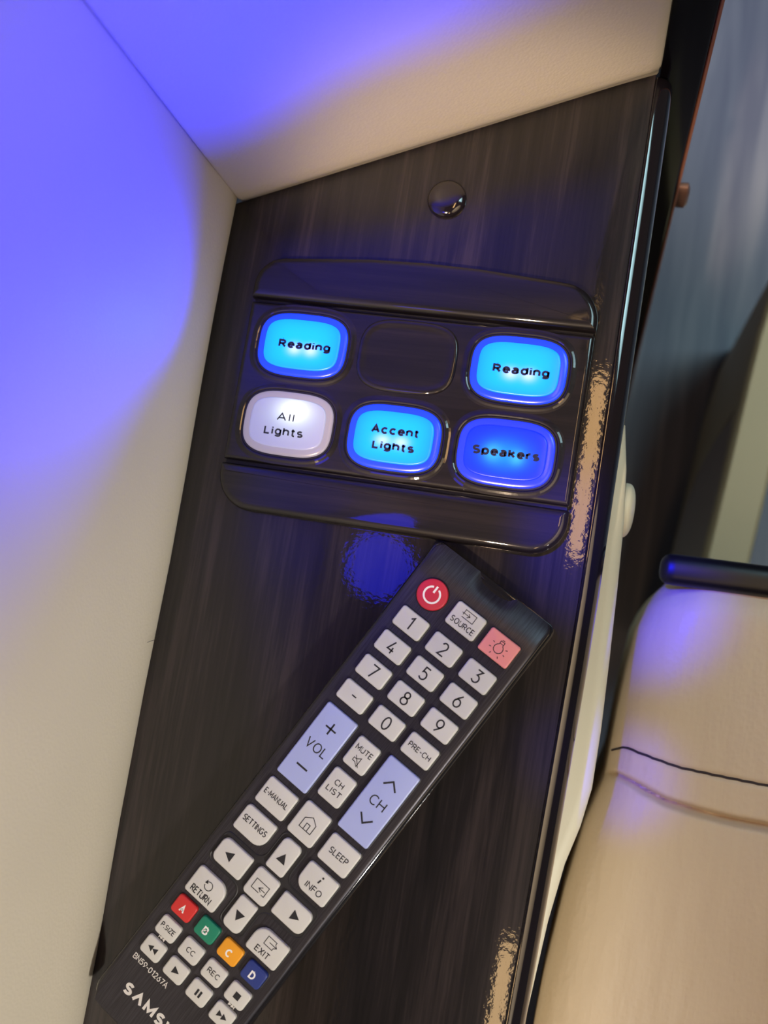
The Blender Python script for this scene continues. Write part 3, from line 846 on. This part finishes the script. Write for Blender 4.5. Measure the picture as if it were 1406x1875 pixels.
# direction pad
tri_up = [(-1.55, -1.35), (1.55, -1.35), (0, 1.45)]
key('arrow_key', -3.0, 60.3, 3.3, 70.5, [1.8, 1.8, 0.8, 0.8], M['key'], draw=FL(sh(tri_up, 0, -0.3)))
key('arrow_key', -2.9, 81.2, 3.3, 91.2, [0.8, 0.8, 1.9, 1.9], M['key'], draw=FL([(-1.55, 0.9), (0, -1.8), (1.55, 0.9)]))
key('arrow_key', -16.6, 71.8, -5.9, 79.4, [2.0, 0.8, 0.8, 2.0], M['key'], draw=FL([(-2.6, 0.1), (0.0, -1.4), (0.0, 1.6)]))
key('arrow_key', 6.2, 72.0, 17.0, 79.3, [0.8, 2.0, 2.2, 0.8], M['key'], draw=FL([(2.6, 0.0), (0.0, 1.5), (0.0, -1.5)]))
key('enter_key', -3.8, 71.6, 4.2, 80.3, 1.2, M['key'], draw=multi(ST([(0.4, -1.75), (-2.3, -1.75), (-2.3, 1.2), (2.3, 1.2), (2.3, -1.75), (1.3, -1.75)], 0.2), ST([(-0.2, -0.6), (1.9, -0.6)], 0.2), ST([(0.75, 0.2), (-0.3, -0.6), (0.75, -1.3)], 0.2)))
key('return_key', -17.2, 82.8, -6.1, 91.4, [1.1, 3.6, 0.9, 0.9], M['key'], draw=multi(T('RETURN', 7.2, 2.1, -0.4, -2.2), ST(arc(0.0, 1.0, 1.25, 130, -170, 26), 0.22), FL([(-1.5, 1.2), (-0.5, 1.4), (-1.2, 2.4)])))
key('exit_key', 6.4, 83.4, 17.3, 91.4, [3.6, 1.0, 0.9, 0.9], M['key'], draw=multi(T('EXIT', 4.9, 1.9, -0.3, -1.9), ST([(1.5, 1.0), (1.5, 0.3), (-1.5, 0.3), (-1.5, 2.8), (1.5, 2.8), (1.5, 2.2)], 0.2), ST([(-0.3, 1.55), (2.2, 1.55)], 0.2), ST([(1.5, 2.2), (2.3, 1.55), (1.5, 0.9)], 0.2)))
# colour keys
for u, c, m, l in ((-13.4, 'A', 'key_a', 'red key lettered A'), (-4.4, 'B', 'key_b', 'green key lettered B'), (4.5, 'C', 'key_c', 'orange key lettered C'), (13.5, 'D', 'key_d', 'navy key lettered D')):
    key('colour_key', u - 3.45, 92.9, u + 3.45, 98.6, 1.1, M[m], l, T(c, 1.8, 2.3, -0.2, -0.3, wt=0.2), 'white')
# small keys
U4 = (-13.4, -4.4, 4.5, 13.5)
sq = [(-0.95, -0.95), (0.95, -0.95), (0.95, 0.95), (-0.95, 0.95)]
small = [(0, 103.3, 'size_key', T('P.SIZE', 5.0, 1.55, 0, 0.2)), (1, 103.3, 'caption_key', T('CC', 2.9, 1.6, 0, 0)),
         (2, 103.3, 'record_key', T('REC', 4.2, 1.6, 0, 0)), (3, 103.3, 'stop_key', FL(sq)),
         (0, 110.4, 'rewind_key', multi(FL([(-1.7, 0), (-0.1, -0.95), (-0.1, 0.95)]), FL([(-0.1, 0), (1.5, -0.95), (1.5, 0.95)]))),
         (1, 110.4, 'play_key', FL([(-0.9, -1.1), (1.3, 0), (-0.9, 1.1)])),
         (2, 110.4, 'pause_key', multi(FL([(-0.85, -1), (-0.2, -1), (-0.2, 1), (-0.85, 1)]), FL([(0.3, -1), (0.95, -1), (0.95, 1), (0.3, 1)]))),
         (3, 110.4, 'forward_key', multi(FL([(1.7, 0), (0.1, 0.95), (0.1, -0.95)]), FL([(0.1, 0), (-1.5, 0.95), (-1.5, -0.95)])))]
for c, v, nm, dr in small:
    key(nm, U4[c] - 3.45, v - 2.85, U4[c] + 3.45, v + 2.85, 1.1, M['key'], draw=dr)
# printing on the face plate
pr = B()
put_text(pr, 'BN59-01267A', -10.3, -116.0, ZT + 0.02, 13.2, 1.75, 0.14, 0.2)
pr.link('part_number', M['silver'], rc, sharp=None)
wm = B()
put_text(wm, 'S^MSUNG', 0.0, -124.3, ZT + 0.02, 27.0, 3.5, 0.25, 0.38)
wm.link('wordmark', M['silver'], rc, sharp=None)
def skip(x, y, d):
    bl = B()
    for k in range(2):
        x0 = x + d * (-0.9 + k * 1.0)
        t = [(x0, y - 0.55), (x0 + d * 0.95, y), (x0, y + 0.55)]
        bl.add(*flat(t if d > 0 else list(reversed(t)), ZT + 0.02))
    e = x + d * 1.15
    bl.add(*flat([(e - 0.13, y - 0.55), (e + 0.13, y - 0.55), (e + 0.13, y + 0.55), (e - 0.13, y + 0.55)], ZT + 0.02))
    bl.link('skip_symbol', M['silver'], rc, sharp=None)
skip(-13.2, -106.95, -1)
skip(13.6, -106.95, 1)

# ------------------------------------------------------------------ padded side panel below the ledge, right side
side = [(67.0, 6), (69.3, -8), (70.9, -25), (71.8, -46), (72.5, -68), (73.0, -90), (72.8, -108), (71.0, -120), (68.0, -132), (65.5, -150), (63.0, -181), (62.0, -200), (57, -500)]
sr = root('side_panel', (66, -200, -550), 'pale cream padded panel under the right edge of the wooden ledge', 'side panel')
loops = []
for (x, y) in side:
    row = [(40, y, -548), (x - 0.5, y, -548), (x, y, -300)]
    for i in range(0, 9):
        a = PI / 2 * i / 8
        row.append((x - 4 + 4 * math.cos(a), y, -30 + 4 * math.sin(a)))
    row += [(40, y, -26)]
    loops.append([(p - 66, q + 200, z + 550) for p, q, z in row])
v, f = loft(loops)
link('padding', v, f, M['panel_leather'], sr, sharp=60)
# round cap on its outer face
dv, df = dome_cap(9.0, 3.9, 40, 1.0)
tag(link('round_cap', [(c + 70.2 - 66, a - 19.4 + 200, b * 0.95 - 42 + 550) for a, b, c in dv], df, M['panel_leather'], sr), 'domed cream cap')

# ------------------------------------------------------------------ armrest (right foreground)
ar = root('padded_armrest', (130, -200, -200), 'tan cream leather armrest with dark stitched seam and black rim, at the lower right', 'armrest')
OFF = (130, -200, -200)
def lerp_tab(tab, t):
    for (a, x), (b, y) in zip(tab, tab[1:]):
        if t <= b or (b, y) == tab[-1]:
            q = (t - a) / (b - a)
            return x + (y - x) * q
edge_tab = [(-520, 62), (-300, 65.0), (-200, 66.4), (-181, 67.2), (-150, 70.2), (-126, 73.9), (-118, 76.2), (-110.5, 78.3), (-106, 78.6), (-85, 79.6), (-72, 80.6), (-56, 82.4), (-48, 85.0), (-42, 88.0), (-36, 93.0)]
fold_tab = [(78.0, -109.5), (82.2, -107.2), (86.9, -108.1), (97.7, -111.7), (108.8, -113.0), (119.4, -113.6), (130.8, -113.4), (260, -114)]
st_tab = [(78.6, -100.6), (83.0, -97.3), (90.0, -98.3), (100.8, -100.0), (113.8, -100.3), (129.3, -100.4), (260, -100.4)]
def arm_z(x, y):
    fy = lerp_tab(fold_tab, max(78, x)); sy = lerp_tab(st_tab, max(78.6, x))
    z = -58.0
    d = y - fy
    z -= 4.5 * math.exp(-(d / 1.1) ** 2)                       # crease at the fold
    if d < 0: z += 1.6 * (1 - math.exp(d / 9.0))              # the front pad swells
    z -= 0.7 * math.exp(-((y - sy) / 0.8) ** 2)               # pulled-in stitch line
    if y > -50: z -= 5.0 * ((y + 50) / 14.0) ** 2             # rolls down at the far end
    return z
# one continuous cushion: dense rows round the seam
def cushion_all():
    ys = [-520 + i * 10 for i in range(39)] + [-130 + i * 0.55 for i in range(171)]
    loops = []
    for y in ys:
        if y > -36: break
        loops.append(cushion_row(y))
    return loft(loops)
def cushion_row(y):
    xe = lerp_tab(edge_tab, y)
    R = 17.0
    row = [(xe + 4, y, -195), (xe + 1.0, y, -120)]
    for k in range(0, 15):
        a = PI / 2 * k / 14
        x = xe + R * (1 - math.cos(a)); drop = R * (1 - math.sin(a))
        row.append((x, y, arm_z(x, y) - drop))
    for k in range(1, 40):
        x = xe + R + (235 - xe - R) * (k / 39) ** 1.3
        row.append((x, y, arm_z(x, y)))
    row += [(238, y, -120), (238, y, -195)]
    return [(p - OFF[0], q - OFF[1], z - OFF[2]) for p, q, z in row]
v, f = cushion_all()
link('cushion', v, [tuple(reversed(q)) for q in f], M['seat_leather'], ar, sharp=60)
# stitched seam
pts = []
for i in range(0, 90):
    x = 79.4 + i * 1.6
    y = lerp_tab(st_tab, x) + 0.10 * math.sin(i * 2.1)
    xe = lerp_tab(edge_tab, y)
    R = 17.0
    dr = 0.0
    if x < xe + R: dr = R - math.sqrt(max(0, R * R - (xe + R - x) ** 2))
    pts.append((x - OFF[0], y - OFF[1], arm_z(x, y) - dr + 0.25 - OFF[2]))
tag(link('stitching', *tube(pts, 0.42), M['seam'], ar), 'dark stitching')
# black rim across the far end
def rim():
    loops = []
    cs = superell(5.4, 4.4, 2.6, 28)
    for x, s in [(86.0, 0.35), (86.4, 0.62), (87.3, 0.84), (88.8, 0.97), (91, 1.0), (110, 1.0), (160, 1.0), (236, 1.0)]:
        y = -34.9 - 0.00 * x
        sag = 0.0 if x > 100 else 0.0
        loops.append([(x - OFF[0], y + p * s - OFF[1] + 0.02 * (x - 90), -61.0 + q * s - OFF[2]) for p, q in cs])
    return loft(loops)
tag(link('rim', *rim(), M['rim_black'], ar, sharp=60), 'black satin rim')

# ------------------------------------------------------------------ seat base seen beyond the armrest
sb = root('seat_base', (150, 60, -550), 'pale cream seat base low beside the floor, beyond the black rim', 'seat base')
ctl = [(-60, 122.0), (-7.1, 127.8), (43, 132.6), (72.3, 135.2), (99, 137.6), (128.7, 140.6), (148.6, 143.6), (175, 148), (195, 156)]
low = [(-60, 112.0), (1.6, 118.7), (37.3, 123.7), (67.4, 132.1), (99.8, 149.6)]
loops, sl = [], []
for i, (y, x) in enumerate(ctl):
    w = 26.5
    row = [(x, y, -308), (x + 0.8, y, -303), (x + 3, y, -300), (x + w - 3, y, -300), (x + w - 0.8, y, -303), (x + w, y, -308), (x + w, y, -548), (x + 1, y, -548)]
    loops.append([(p - 150, q - 60, z + 550) for p, q, z in row])
v, f = loft(loops)
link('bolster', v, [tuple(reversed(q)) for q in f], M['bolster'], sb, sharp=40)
def side_skirt():
    loops = []
    top = [(-60, 122.6), (-7.1, 128.4), (20, 131.0), (43, 133.2), (60, 134.8), (75, 136.2), (88, 137.2)]
    dep = [1, 1, 0.98, 0.92, 0.78, 0.5, 0.1]
    for (y, x), d in zip(top, dep):
        out = 9.0 * d
        loops.append([(x - 150, y - 60, -309 + 550), (x - 3.0 * d - 150, y - 60, -330 + 550), (x - out - 150, y - 60 - 1.0, -309 - 110 * d + 550), (x + 2 - 150, y - 60, -309 - 112 * d + 550)])
    return loft(loops)
v, f = side_skirt()
tag(link('side_skirt', v, f, M['bolster_shaded'], sb, sharp=60), 'seat base side skirt, its shade coloured in brown grey')

# hair lying on the foot of the left wall
hp = [(-63.2, -85.7, 9.0), (-62.9, -85.2, 7.4), (-62.8, -84.9, 5.2), (-62.9, -84.2, 3.2), (-63.2, -83.4, 1.8)]
h = link('hair', *tube(hp, 0.07), M['hair'])
tag(h, 'single thin dark hair clinging to the foot of the cream left wall', 'hair')
